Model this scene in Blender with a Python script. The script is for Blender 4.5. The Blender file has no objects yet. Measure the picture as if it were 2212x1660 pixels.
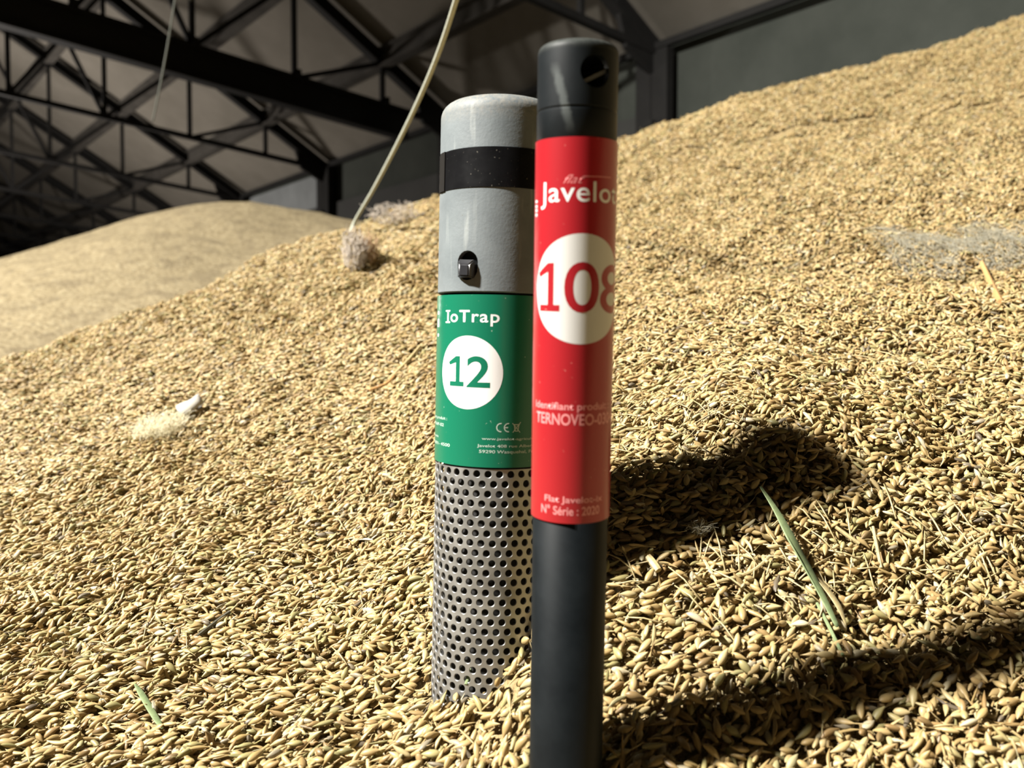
import bpy, bmesh, math, random
import numpy as np
from mathutils import Vector, Matrix, Euler

random.seed(7)
rng = np.random.default_rng(11)
SC = bpy.context.scene
COL = SC.collection

# ------------------------------------------------------------------ camera, world, lamp, exposure
W, H, F = 2212, 1660, 1850.0
HORIZON = 757.0
CAM = Vector((0, 0, 1.6))
pitch = math.atan((H / 2 - HORIZON) / F)          # looking slightly down
cam_d = bpy.data.cameras.new('camera')
cam = bpy.data.objects.new('camera', cam_d)
COL.objects.link(cam)
cam.location = CAM
cam.rotation_euler = (math.pi / 2 - pitch, 0, 0)
cam_d.sensor_width = 36
cam_d.lens = F / W * 36
cam_d.clip_start = 0.01
cam_d.clip_end = 200
cam_d.dof.use_dof = True
cam_d.dof.focus_distance = 0.49
cam_d.dof.aperture_fstop = 10.5
SC.camera = cam

wd = bpy.data.worlds.new('world')
SC.world = wd
wd.use_nodes = True
wd.node_tree.nodes['Background'].inputs[0].default_value = (0.6, 0.7, 0.8, 1)
wd.node_tree.nodes['Background'].inputs[1].default_value = 0.02

LAMP_AZ, LAMP_EL, LAMP_R = math.radians(70), math.radians(45), 7.0
lamp_d = bpy.data.lights.new('floodlight', 'SPOT')
lamp_d.energy = 10800
lamp_d.color = (1.0, 0.965, 0.90)
lamp_d.shadow_soft_size = 0.22
lamp_d.spot_size = math.radians(110)
lamp_d.spot_blend = 0.6
lamp = bpy.data.objects.new('floodlight', lamp_d)
COL.objects.link(lamp)
_aim = Vector((0.1, 0.5, 1.5))
lamp.location = _aim + LAMP_R * Vector((-math.sin(LAMP_AZ) * math.cos(LAMP_EL), -math.cos(LAMP_AZ) * math.cos(LAMP_EL), math.sin(LAMP_EL)))
lamp.rotation_euler = (Vector((0.0, 1.6, 1.3)) - lamp.location).to_track_quat('-Z', 'Y').to_euler()
# added unseen fill lamp deeper in the barn, brightens roof and far wall
hall_d = bpy.data.lights.new('hall_fill', 'POINT')
hall_d.energy = 1500
hall_d.color = (1.0, 0.93, 0.86)
hall_d.shadow_soft_size = 0.3
hall = bpy.data.objects.new('hall_fill', hall_d)
COL.objects.link(hall)
hall.location = (-9.6, 13.2, 2.5)

vs = SC.view_settings
SC.display_settings.display_device = 'sRGB'
vs.view_transform = 'Standard'
vs.look = 'None'
vs.exposure = 0.0
vs.gamma = 1.0
vs.use_curve_mapping = False

# ------------------------------------------------------------------ picture <-> place helpers
CAMR = cam.rotation_euler.to_matrix()
def at(px, py, d):
    """the point seen at picture point (px, py), d metres in front of the lens"""
    return CAM + CAMR @ Vector(((px - W / 2) / F * d, (H / 2 - py) / F * d, -d))
CRI = np.array(CAMR.transposed())
def proj(P):
    P = np.atleast_2d(np.asarray(P, float)) - np.array(CAM)
    q = P @ CRI.T
    d = -q[:, 2]
    dd = np.where(d > 1e-4, d, 1e-4)
    return W / 2 + F * q[:, 0] / dd, H / 2 - F * q[:, 1] / dd, d

# ------------------------------------------------------------------ object helpers
def link(o, parent=None):
    COL.objects.link(o)
    if parent is not None:
        o.parent = parent
    return o
def mesh_obj(name, verts, faces, mat=None, parent=None, smooth=False):
    me = bpy.data.meshes.new(name)
    me.from_pydata([tuple(v) for v in verts], [], [tuple(f) for f in faces])
    if mat: me.materials.append(mat)
    if smooth: me.shade_smooth()
    me.update()
    return link(bpy.data.objects.new(name, me), parent)
def bm_obj(name, bm, mat=None, parent=None, smooth=False):
    me = bpy.data.meshes.new(name)
    bm.normal_update()
    bm.to_mesh(me); bm.free()
    if mat: me.materials.append(mat)
    if smooth: me.shade_smooth()
    return link(bpy.data.objects.new(name, me), parent)
def tag(o, label=None, cat=None, group=None, kind=None):
    if label: o['label'] = label
    if cat: o['category'] = cat
    if group: o['group'] = group
    if kind: o['kind'] = kind
    return o
def empty(name, loc=(0, 0, 0), rot=None):
    o = bpy.data.objects.new(name, None)
    o.empty_display_size = 0.02
    link(o)
    o.location = loc
    if rot is not None: o.rotation_euler = rot
    return o
def add_beam(bm, a, b, w, h, up=Vector((0, 0, 1))):
    a, b = Vector(a), Vector(b)
    d = (b - a).normalized()
    if abs(d.dot(up)) > .98: up = Vector((0.6, 0.8, 0))
    x = d.cross(up).normalized(); y = x.cross(d).normalized()
    vs_ = []
    for p in (a, b):
        for sx, sy in ((-1, -1), (1, -1), (1, 1), (-1, 1)):
            vs_.append(bm.verts.new(p + x * sx * w / 2 + y * sy * h / 2))
    for f in ((0, 3, 2, 1), (4, 5, 6, 7), (0, 1, 5, 4), (1, 2, 6, 5), (2, 3, 7, 6), (3, 0, 4, 7)):
        bm.faces.new([vs_[i] for i in f])
def add_ibeam(bm, a, b, w, h, tk, up=Vector((0, 0, 1))):
    a, b = Vector(a), Vector(b)
    d = (b - a).normalized()
    if abs(d.dot(up)) > .98: up = Vector((0.6, 0.8, 0))
    x = d.cross(up).normalized(); y = x.cross(d).normalized()
    add_beam(bm, a + y * (h / 2 - tk / 2), b + y * (h / 2 - tk / 2), w, tk, y)
    add_beam(bm, a - y * (h / 2 - tk / 2), b - y * (h / 2 - tk / 2), w, tk, y)
    add_beam(bm, a, b, tk, h - 2 * tk, y)
def tube_data(pts, radii, n=6, cap=True):
    """swept tube through points; returns verts, faces"""
    pts = [Vector(p) for p in pts]
    V, Fc = [], []
    prev = None
    for i, p in enumerate(pts):
        d = (pts[min(i + 1, len(pts) - 1)] - pts[max(i - 1, 0)]).normalized()
        if prev is None:
            ref = Vector((0, 0, 1)) if abs(d.z) < .9 else Vector((1, 0, 0))
            x = d.cross(ref).normalized()
        else:
            x = (prev - d * prev.dot(d)).normalized()
        prev = x
        y = d.cross(x)
        for k in range(n):
            a = 2 * math.pi * k / n
            V.append(p + (x * math.cos(a) + y * math.sin(a)) * radii[i])
    for i in range(len(pts) - 1):
        for k in range(n):
            Fc.append((i * n + k, i * n + (k + 1) % n, (i + 1) * n + (k + 1) % n, (i + 1) * n + k))
    if cap:
        Fc.append(tuple(range(n - 1, -1, -1)))
        Fc.append(tuple(range((len(pts) - 1) * n, len(pts) * n)))
    return V, Fc

# ------------------------------------------------------------------ materials
class NT:
    def __init__(s, name):
        s.m = bpy.data.materials.new(name); s.m.use_nodes = True
        s.t = s.m.node_tree; s.n = s.t.nodes
        s.b = s.n['Principled BSDF']
    def new(s, ty, **kw):
        n = s.n.new(ty)
        for k, v in kw.items():
            if k in n.inputs: n.inputs[k].default_value = v
            else: setattr(n, k, v)
        return n
    def l(s, a, b): s.t.links.new(a, b)
    def ramp(s, src, stops, interp='LINEAR'):
        r = s.n.new('ShaderNodeValToRGB'); r.color_ramp.interpolation = interp
        el = r.color_ramp.elements
        while len(el) > 1: el.remove(el[-1])
        el[0].position = stops[0][0]; el[0].color = (*stops[0][1], 1)
        for p, c in stops[1:]:
            e = el.new(p); e.color = (*c, 1)
        s.l(src, r.inputs[0]); return r.outputs[0]
    def noise(s, scale, detail=4, rough=.6, vec=None, sc=None):
        n = s.new('ShaderNodeTexNoise'); n.inputs['Scale'].default_value = scale
        n.inputs['Detail'].default_value = detail; n.inputs['Roughness'].default_value = rough
        if vec is None: vec = s.obj()
        if sc is not None:
            mp = s.new('ShaderNodeMapping'); mp.inputs['Scale'].default_value = sc
            s.l(vec, mp.inputs['Vector']); vec = mp.outputs[0]
        s.l(vec, n.inputs['Vector']); return n.outputs['Fac']
    def obj(s): return s.new('ShaderNodeTexCoord').outputs['Object']
    def mix(s, fac, a, b):
        m = s.n.new('ShaderNodeMix'); m.data_type = 'RGBA'
        for sock, v in ((m.inputs[0], fac), (m.inputs[6], a), (m.inputs[7], b)):
            if isinstance(v, bpy.types.NodeSocket): s.l(v, sock)
            else: sock.default_value = (*v, 1) if isinstance(v, tuple) else v
        return m.outputs[2]
    def math(s, op, a, b=0.0, c=None, clamp=False):
        m = s.n.new('ShaderNodeMath'); m.operation = op; m.use_clamp = clamp
        for i, v in enumerate((a, b, c)):
            if v is None: continue
            if isinstance(v, bpy.types.NodeSocket): s.l(v, m.inputs[i])
            else: m.inputs[i].default_value = v
        return m.outputs[0]
    def bump(s, h, strength, dist):
        b = s.new('ShaderNodeBump'); b.inputs['Strength'].default_value = strength; b.inputs['Distance'].default_value = dist
        s.l(h, b.inputs['Height']); s.l(b.outputs[0], s.b.inputs['Normal'])
    def set(s, **kw):
        for k, v in kw.items():
            k = k.replace('_', ' ')
            i = s.b.inputs[k]
            if isinstance(v, bpy.types.NodeSocket): s.l(v, i)
            else: i.default_value = (*v, 1) if isinstance(v, tuple) else v
        return s

def plain(name, col, rough=.5, metal=0., spec=.5, nscale=None, namt=.15):
    t = NT(name)
    if nscale:
        f = t.noise(nscale)
        c = t.ramp(f, [(.3, tuple(x * (1 - namt) for x in col)), (.7, tuple(min(1, x * (1 + namt)) for x in col))])
        t.set(Base_Color=c)
    else:
        t.set(Base_Color=col)
    t.set(Roughness=rough, Metallic=metal, Specular_IOR_Level=spec)
    return t.m

def m_grain():
    t = NT('barley_husk')
    oi = t.new('ShaderNodeObjectInfo')
    base = t.ramp(oi.outputs['Random'], [
        (0.0, (0.120, 0.081, 0.037)), (.06, (0.226, 0.140, 0.055)), (.2, (0.331, 0.232, 0.099)), (.42, (0.399, 0.295, 0.136)),
        (.6, (0.316, 0.221, 0.087)), (.74, (0.450, 0.362, 0.188)), (.83, (0.301, 0.262, 0.110)), (.91, (0.211, 0.199, 0.087)), (.955, (0.525, 0.457, 0.306)), (.985, (0.150, 0.133, 0.102)), (1.0, (0.051, 0.043, 0.037))])
    st = t.noise(900, 2, .5, sc=(1, 1, .06))
    c = t.mix(t.math('MULTIPLY', st, .5), base, (.16, .108, .04))
    t.set(Base_Color=c, Roughness=.47, Specular_IOR_Level=.36)
    t.bump(st, .35, .0004)
    return t.m
M_GRAIN = m_grain()

def m_heap():
    t = NT('grain_mass')
    o = t.obj()
    n1 = t.noise(330, 3, .6, o)
    n2 = t.noise(22, 3, .6, o)
    c = t.ramp(n1, [(.25, (0.124, 0.087, 0.034)), (.5, (0.267, 0.198, 0.093)), (.75, (0.335, 0.267, 0.149))])
    c = t.mix(t.math('MULTIPLY', n2, .35), c, (0.223, 0.161, 0.074))
    t.set(Base_Color=c, Roughness=.75, Specular_IOR_Level=.2)
    t.bump(n1, .9, .006)
    return t.m
M_HEAP = m_heap()

def m_far_heap():
    t = NT('distant_grain')
    o = t.obj()
    n1 = t.noise(60, 3, .65, o)
    n2 = t.noise(13, 5, .7, o, sc=(1, .5, 1.6))
    c = t.ramp(n1, [(.30, (.100, .077, .042)), (.5, (.205, .164, .095)), (.70, (.26, .22, .138))])
    c = t.mix(t.ramp(n2, [(.46, (0,) * 3), (.68, (.85,) * 3)]), c, (.115, .090, .054))
    sp = t.noise(45, 1, .5, o)
    c = t.mix(t.ramp(sp, [(.24, (.8,) * 3), (.30, (0,) * 3)]), c, (.07, .065, .05))
    t.set(Base_Color=c, Roughness=.8, Specular_IOR_Level=.15)
    t.bump(n1, .8, .01)
    return t.m

def m_grey_pvc():
    t = NT('grey_plastic')
    o = t.obj()
    n = t.noise(60, 4, .6, o)
    c = t.ramp(n, [(.3, (.098, .113, .119)), (.7, (.132, .150, .156))])
    stn = t.noise(240, 2, .5, o, sc=(1, 1, .12))
    c = t.mix(t.ramp(stn, [(.60, (0, 0, 0)), (.74, (.5,) * 3)]), c, (.26, .28, .27))
    sp = t.noise(950, 1, .5, o)
    c = t.mix(t.ramp(sp, [(.20, (.8,) * 3), (.25, (0,) * 3)]), c, (.10, .085, .06))
    # dust settled on the rounded top edge
    sep = t.new('ShaderNodeSeparateXYZ'); t.l(o, sep.inputs[0])
    top = t.new('ShaderNodeMapRange'); top.inputs[1].default_value = TOP_G - .014; top.inputs[2].default_value = TOP_G - .001
    t.l(sep.outputs[2], top.inputs[0])
    dust = t.math('MULTIPLY', top.outputs[0], t.ramp(t.noise(500, 3, .7, o), [(.35, (0,) * 3), (.7, (1,) * 3)]))
    c = t.mix(t.math('MULTIPLY', dust, .65), c, (.26, .23, .18))
    t.set(Base_Color=c, Roughness=.58, Specular_IOR_Level=.28)
    t.bump(t.noise(700, 3, .6, o), .25, .0004)
    return t.m

def m_tape():
    t = NT('black_tape')
    o = t.obj()
    sp = t.noise(700, 2, .5, o)
    c = t.mix(t.ramp(sp, [(.70, (0,) * 3), (.76, (.7,) * 3)]), (.0045, .0045, .005), (.14, .13, .11))
    sm = t.noise(70, 3, .6, o)
    t.set(Base_Color=c, Roughness=t.math('MULTIPLY_ADD', sm, .25, .14), Specular_IOR_Level=.3)
    t.bump(t.noise(120, 2, .5, o), .2, .0006)
    return t.m

def m_label(name, col, spk, rough=.33):
    t = NT(name)
    o = t.obj()
    sp = t.noise(620, 2, .5, o)
    c = t.mix(t.ramp(sp, [(.74, (0,) * 3), (.78, (.35,) * 3)]), col, spk)
    t.set(Base_Color=c, Roughness=rough, Specular_IOR_Level=.4)
    return t.m

def m_steel():
    t = NT('brushed_steel')
    o = t.obj()
    n = t.noise(90, 4, .6, o)
    c = t.ramp(n, [(.3, (.24, .24, .235)), (.7, (.37, .37, .355))])
    t.set(Base_Color=c, Metallic=.78, Roughness=t.math('MULTIPLY_ADD', n, .2, .36))
    return t.m

def m_black_plastic(streak=False):
    t = NT('black_plastic_scuffed' if streak else 'black_plastic')
    o = t.obj()
    n = t.noise(55, 4, .6, o)
    c = t.ramp(n, [(.3, (.0020, .0031, .0040)), (.75, (.0042, .0062, .0074))])
    if streak:
        sep = t.new('ShaderNodeSeparateXYZ'); t.l(o, sep.inputs[0])
        # a dusty smear running down the cap
        ln = t.math('ABSOLUTE', t.math('SUBTRACT', t.math('MULTIPLY_ADD', sep.outputs[2], -.26, .26 * (TOP_R - .02) - .0055), sep.outputs[0]))
        ln = t.math('ADD', ln, t.math('MULTIPLY', t.noise(260, 3, .6, o), .0022))
        k = t.new('ShaderNodeMapRange'); k.inputs[1].default_value = .0032; k.inputs[2].default_value = .0018
        t.l(ln, k.inputs[0])
        zz = t.new('ShaderNodeMapRange'); zz.inputs[1].default_value = TOP_R - .034; zz.inputs[2].default_value = TOP_R - .026
        t.l(sep.outputs[2], zz.inputs[0])
        z2 = t.new('ShaderNodeMapRange'); z2.inputs[1].default_value = TOP_R - .008; z2.inputs[2].default_value = TOP_R - .013
        t.l(sep.outputs[2], z2.inputs[0])
        f = t.math('MULTIPLY', t.math('MULTIPLY', k.outputs[0], zz.outputs[0]), z2.outputs[0])
        c = t.mix(t.math('MULTIPLY', f, .55), c, (.085, .095, .092))
        tp = t.new('ShaderNodeMapRange'); tp.inputs[1].default_value = TOP_R - .004; tp.inputs[2].default_value = TOP_R
        t.l(sep.outputs[2], tp.inputs[0])
        du = t.math('MULTIPLY', tp.outputs[0], t.noise(400, 3, .7, o))
        c = t.mix(t.math('MULTIPLY', du, .5), c, (.16, .17, .15))
    t.set(Base_Color=c, Roughness=t.math('MULTIPLY_ADD', n, .2, .40), Specular_IOR_Level=.16)
    return t.m

def m_roof():
    t = NT('fibre_cement_roof')
    o = t.obj()
    n = t.noise(.9, 5, .65, o)
    n2 = t.noise(9, 4, .7, o)
    c = t.ramp(n, [(.3, (.105, .094, .078)), (.7, (.158, .143, .122))])
    c = t.mix(t.math('MULTIPLY', n2, .4), c, (.098, .093, .078))
    t.set(Base_Color=c, Roughness=.9, Specular_IOR_Level=.1)
    return t.m
def m_wall():
    t = NT('rendered_wall')
    o = t.obj()
    n = t.noise(1.2, 5, .65, o)
    n2 = t.noise(14, 4, .7, o, sc=(1, 1, .3))
    c = t.ramp(n, [(.3, (.028, .032, .027)), (.7, (.047, .051, .044))])
    c = t.mix(t.math('MULTIPLY', n2, .35), c, (.034, .037, .031))
    t.set(Base_Color=c, Roughness=.9, Specular_IOR_Level=.15)
    return t.m

# ------------------------------------------------------------------ the barn shell
Y0, EPX, EPY = 9.0, 1430.0, 110.0
VPX = -400.0
dW = Vector(((VPX - W / 2) / F, 1, 0)).normalized()          # along the side wall, away from the camera
nI = Vector((-dW.y, dW.x, 0))                                 # from the side wall into the barn
if nI.y > 0: nI = -nI
P0 = Vector(((EPX - W / 2) / F * Y0, Y0, 0))
EAVE = CAM.z + (HORIZON - EPY) / F * Y0
PITCH_M, RIDGE_T, CH_M = 0.59, 10.0, 0.085
def barn(s, t, z): return P0 + dW * s + nI * t + Vector((0, 0, z))
def roof_z(t): return EAVE + PITCH_M * (t if t <= RIDGE_T else 2 * RIDGE_T - t)
node_x = [1 / (0.000546 + 0.000172 * k) - 400 for k in range(-2, 14)]
def frame_s(k):
    inv = 0.000546 + 0.000172 * k
    y = Y0 * 1830 * inv
    return (y - P0.y) / dW.y
S_MIN, S_MAX = frame_s(-2.6) - 6, frame_s(13)
M_ROOF, M_WALL = m_roof(), m_wall()
M_FLOOR = plain('concrete_floor', (.30, .28, .25), .9, nscale=1.5)
M_STEEL_DARK = plain('dark_painted_steel', (.013, .0125, .012), .75, spec=.1, nscale=4)
M_PURLIN = plain('grey_painted_steel', (.046, .042, .037), .8, spec=.12, nscale=3, namt=.25)
M_WALL_LOW = plain('dark_wall_base', (.018, .018, .016), .85, nscale=2)

def slab(name, quad, thick, mat, up):
    q = [Vector(v) for v in quad]
    v = q + [p + up * thick for p in q]
    o = mesh_obj(name, v, [(0, 1, 2, 3), (7, 6, 5, 4), (0, 4, 5, 1), (1, 5, 6, 2), (2, 6, 7, 3), (3, 7, 4, 0)], mat)
    return tag(o, kind='structure')
rn = (nI.cross(dW)); rn = rn if rn.z > 0 else -rn
slab('floor', [barn(S_MIN, 0, 0), barn(S_MAX, 0, 0), barn(S_MAX, 2 * RIDGE_T, 0), barn(S_MIN, 2 * RIDGE_T, 0)], -.15, M_FLOOR, Vector((0, 0, 1)))
slab('wall_right', [barn(S_MIN, 0, 0), barn(S_MAX, 0, 0), barn(S_MAX, 0, EAVE), barn(S_MIN, 0, EAVE)], .2, M_WALL, -nI)
slab('wall_left', [barn(S_MIN, 20, 0), barn(S_MAX, 20, 0), barn(S_MAX, 20, EAVE), barn(S_MIN, 20, EAVE)], .2, M_WALL, nI)
def gable(name, s, out):
    v = [barn(s, 0, 0), barn(s, 20, 0), barn(s, 20, EAVE), barn(s, 10, roof_z(10)), barn(s, 0, EAVE)]
    v2 = [p + out * .2 for p in v]
    f = [(0, 1, 2, 3, 4), (9, 8, 7, 6, 5)] + [(i, (i + 1) % 5, (i + 1) % 5 + 5, i + 5) for i in range(5)]
    tag(mesh_obj(name, v + v2, f, M_WALL), kind='structure')
gable('wall_back', S_MAX, dW)
gable('wall_front', S_MIN, -dW)
# roof: two slopes of long sheets, one ceiling object with the sheets as its pieces is not visible at this light - plain soffit
cv = [barn(S_MIN, 0, EAVE), barn(S_MAX, 0, EAVE), barn(S_MAX, 10, roof_z(10)), barn(S_MIN, 10, roof_z(10)), barn(S_MAX, 20, EAVE), barn(S_MIN, 20, EAVE)]
cu = [p + Vector((0, 0, .12)) for p in cv]
tag(mesh_obj('ceiling', cv + cu, [(0, 1, 2, 3), (3, 2, 4, 5), (9, 8, 7, 6), (11, 10, 8, 9), (0, 6, 7, 1), (4, 10, 11, 5), (0, 3, 9, 6), (3, 5, 11, 9), (1, 7, 8, 2), (2, 8, 10, 4)], M_ROOF), kind='structure')
# dark strip along the bottom of the side wall
pz = CAM.z + (HORIZON - 437) / F * 14.3
bm = bmesh.new()
add_beam(bm, barn(frame_s(0) + .12, .04, pz / 2), barn(S_MAX - .1, .04, pz / 2), .08, pz, Vector((0, 0, 1)))
tag(bm_obj('wall_right_low', bm, M_WALL_LOW), kind='structure')

# far wall bays beyond the second column, their lit tone put into the colour
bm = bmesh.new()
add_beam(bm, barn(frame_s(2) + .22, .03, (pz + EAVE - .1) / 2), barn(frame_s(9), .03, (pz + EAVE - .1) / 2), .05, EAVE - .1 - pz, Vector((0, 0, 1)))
tag(bm_obj('trim_1', bm, plain('bay_lit_tone', (.155, .165, .168), .9, nscale=2, spec=.1)), kind='structure')

# roof trusses, one per bay
TS = 1.2
ORD = ['nearest', 'second', 'third', 'fourth', 'fifth', 'sixth', 'seventh', 'eighth', 'ninth', 'tenth', 'eleventh', 'twelfth']
for k in range(0, 10):
    s = frame_s(k)
    z0 = EAVE - .12
    root = empty('roof_truss', barn(s, 0.2, EAVE))
    tag(root, f'dark steel lattice roof truss, {ORD[k]} along the side wall counted from the right', 'truss', 'roof trusses')
    off = -root.location
    def L(t, z): return barn(s, t, z) + off
    NT_MAX = 8
    bm = bmesh.new(); add_ibeam(bm, L(.15, roof_z(.15) - .17), L(RIDGE_T, roof_z(RIDGE_T) - .17), .13, .15, .025, rn); bm_obj('rafter', bm, M_STEEL_DARK, root)
    bm = bmesh.new(); add_beam(bm, L(.1, z0 + .01), L(RIDGE_T, z0 + CH_M * RIDGE_T), .08, .07); bm_obj('bottom_chord', bm, M_STEEL_DARK, root)
    for j in range(1, NT_MAX + 1):
        t = j * TS
        bm = bmesh.new(); add_beam(bm, L(t, z0 + CH_M * t), L(t, roof_z(t) - .2), .055, .055, dW); bm_obj('vertical_strut', bm, M_STEEL_DARK, root)
        if j < NT_MAX:
            bm = bmesh.new(); add_beam(bm, L(t + TS, z0 + CH_M * (t + TS)), L(t, roof_z(t) - .2), .05, .05, dW); bm_obj('diagonal_strut', bm, M_STEEL_DARK, root)
        if j >= 3 and j % 2:
            bm = bmesh.new(); add_beam(bm, L(t, z0 + CH_M * t), L(t + TS, roof_z(t + TS) - .2), .05, .05, dW); bm_obj('diagonal_strut', bm, M_STEEL_DARK, root)
    # gusset at the eave
    g = [L(.02, EAVE - .42), L(.02, EAVE - .06), L(.75, roof_z(.75) - .14), L(.6, z0 - .02)]
    gv = [p - dW * .03 for p in g] + [p + dW * .03 for p in g]
    mesh_obj('gusset_plate', gv, [(0, 1, 2, 3), (7, 6, 5, 4), (0, 4, 5, 1), (1, 5, 6, 2), (2, 6, 7, 3), (3, 7, 4, 0)], M_STEEL_DARK, root)
    # column
    col = empty('steel_column', barn(s, .2, 0))
    tag(col, f'dark steel wall column under the {ORD[k]} roof truss from the right', 'column', 'wall columns')
    c0 = -col.location
    for q in (-.1, .1):
        bm = bmesh.new(); add_beam(bm, barn(s + q, .16, .02) + c0, barn(s + q, .16, EAVE - .1) + c0, .10, .22, dW); bm_obj('channel', bm, M_STEEL_DARK, col)
    for zz in (2.1, 3.0, 3.9):
        bm = bmesh.new(); add_beam(bm, barn(s - .06, .16, zz) + c0, barn(s + .06, .16, zz) + c0, .2, .08); bm_obj('batten_plate', bm, M_STEEL_DARK, col)
# purlins
PORD = ['lowest', 'second lowest', 'third lowest', 'fourth lowest', 'fifth lowest', 'sixth lowest', 'seventh lowest']
for j in range(1, 8):
    t = j * TS
    bm = bmesh.new()
    add_ibeam(bm, barn(S_MIN + .3, t, roof_z(t) - .14), barn(S_MAX - .3, t, roof_z(t) - .14), .14, .24, .03, rn)
    o = bm_obj('purlin', bm, M_PURLIN)
    tag(o, f'grey steel purlin running the length of the roof, {PORD[j-1]} above the side wall', 'beam', 'roof purlins')
bm = bmesh.new()
add_beam(bm, barn(S_MIN + .3, .16, EAVE - .05), barn(S_MAX - .3, .16, EAVE - .05), .07, .07)
tag(bm_obj('eave_beam', bm, M_STEEL_DARK), 'dark steel eave beam along the top of the side wall', 'beam')
# deep dark bar drawn just below the chord of the second truss
s1 = frame_s(1)
r_ = empty('dark_bar', barn(s1 - .12, 3.5, EAVE - .3))
tag(r_, 'deep dark bar below the second roof truss, crossing the upper left', 'beam')
bm = bmesh.new()
add_ibeam(bm, barn(s1 - .12, .9, EAVE - .34 + CH_M * .9) - r_.location, barn(s1 - .12, 9.5, EAVE - .34 + CH_M * 9.5) - r_.location, .16, .36, .03); bm_obj('web', bm, M_STEEL_DARK, r_)
for t in (1.2, 2.4, 3.6, 4.8):
    bm = bmesh.new(); add_beam(bm, barn(s1 - .12, t, EAVE - .2 + CH_M * t) - r_.location, barn(s1 - .12, t, EAVE + CH_M * t - .05) - r_.location, .05, .05, dW); bm_obj('bar_upright', bm, M_STEEL_DARK, r_)
# pale panel on the wall beside the nearest column
bm = bmesh.new()
wp = barn(frame_s(.25), .12, 0)
add_beam(bm, Vector((wp.x, wp.y, CAM.z + 2.1)), Vector((wp.x, wp.y, CAM.z + 2.85)), .13, .05, nI)
tag(bm_obj('pale_board', bm, plain('pale_board', (.5, .5, .46), .8, nscale=5)), 'narrow pale upright board on the wall left of the nearest column', 'board')

# ------------------------------------------------------------------ the near grain heap: height from measured points
K = 1.09
CP = [  # picture x, picture y, distance
 (0,1660,.42),(550,1660,.40),(1106,1660,.370),(1700,1660,.352),(2212,1660,.340),
 (0,1400,.51),(550,1400,.485),(900,1420,.452),(1450,1400,.396),
 (1330,1600,.360),(1512,1573,.367),(1700,1507,.378),(1900,1440,.391),(2150,1365,.407),(2212,1345,.411),
 (1320,1100,.460),(1500,1040,.475),(1740,955,.498),
 (0,1150,.675),(500,1150,.625),(850,1150,.57),(1450,1150,.450),(1900,1150,.455),(2212,1150,.470),
 (0,950,.92),(400,950,.83),(850,950,.73),(1450,950,.515),(1900,950,.512),(2212,950,.535),
 (0,860,1.17),(200,790,1.22),(500,750,1.09),(850,750,.93),(1400,750,.70),(1900,750,.67),(2212,750,.67),
 (600,620,1.36),(880,600,1.19),(1400,600,1.00),(1900,600,.89),(2212,600,.87),
 (960,480,1.69),(1450,470,1.39),(1900,450,1.22),(2212,440,1.15),
 (1450,330,1.9),(1900,300,1.69),(2212,280,1.55),
 (1900,190,2.28),(2212,170,2.12)]
RIDGE = [(-420,960,1.15),(0,812,1.38),(330,700,1.52),(600,562,1.62),(760,495,1.70),(950,442,1.80),(1340,312,2.05),(1500,250,2.2),(1680,194,2.35),(1900,144,2.55),(2212,86,2.8),(2600,-10,3.0)]
pts3, zz3 = [], []
for px, py, d in CP:
    p = at(px, py, d); pts3.append((p.x, p.y)); zz3.append(p.z)
rv = [at(px, py, d * K) for px, py, d in RIDGE]
for p in rv: pts3.append((p.x, p.y)); zz3.append(p.z)
for p in rv:                                     # falling away behind the ridge
    for dd, dz in ((.35, .16), (.9, .45)):
        q = Vector((p.x, p.y, 0)) + Vector((-.28, .96, 0)) * dd
        pts3.append((q.x, q.y)); zz3.append(p.z - dz)
for x, y, z in ((-.5, 0.1, 1.42), (0, .1, 1.39), (.5, .1, 1.45), (-1, .3, 1.36), (1.0, .3, 1.62), (0, -.6, 1.25), (-1.2, -.6, 1.15), (1.2, -.6, 1.5)):
    pts3.append((x, y)); zz3.append(z)
pts3 = np.array(pts3); zz3 = np.array(zz3)
def _u(r2): return np.where(r2 > 1e-12, r2 * np.log(np.maximum(r2, 1e-12)), 0)
n_ = len(pts3)
A = np.zeros((n_ + 3, n_ + 3))
D2 = ((pts3[:, None] - pts3[None]) ** 2).sum(-1)
A[:n_, :n_] = _u(D2) + np.eye(n_) * 1e-4
A[:n_, n_] = 1; A[:n_, n_ + 1:] = pts3
A[n_, :n_] = 1; A[n_ + 1:, :n_] = pts3.T
sol = np.linalg.solve(A, np.concatenate([zz3, [0, 0, 0]]))
def _hash(ix, iy, seed):
    h = (ix.astype(np.int64) * 374761393 + iy.astype(np.int64) * 668265263 + seed * 974711) & 0x7fffffff
    h = ((h ^ (h >> 13)) * 1274126177) & 0x7fffffff
    return ((h ^ (h >> 16)) & 0xffff) / 65535.0
def vnoise(x, y, s, seed):
    x = x / s; y = y / s
    ix = np.floor(x); iy = np.floor(y)
    fx = x - ix; fy = y - iy
    fx = fx * fx * (3 - 2 * fx); fy = fy * fy * (3 - 2 * fy)
    a = _hash(ix, iy, seed); b = _hash(ix + 1, iy, seed); c = _hash(ix, iy + 1, seed); d = _hash(ix + 1, iy + 1, seed)
    return (a * (1 - fx) + b * fx) * (1 - fy) + (c * (1 - fx) + d * fx) * fy - .5
BUMPS = []        # (x, y, radius, height): little mounds and pits
def tps(x, y):
    out = sol[n_] + sol[n_ + 1] * x + sol[n_ + 2] * y
    for i in range(n_):
        out = out + sol[i] * _u((x - pts3[i, 0]) ** 2 + (y - pts3[i, 1]) ** 2)
    return out
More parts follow.
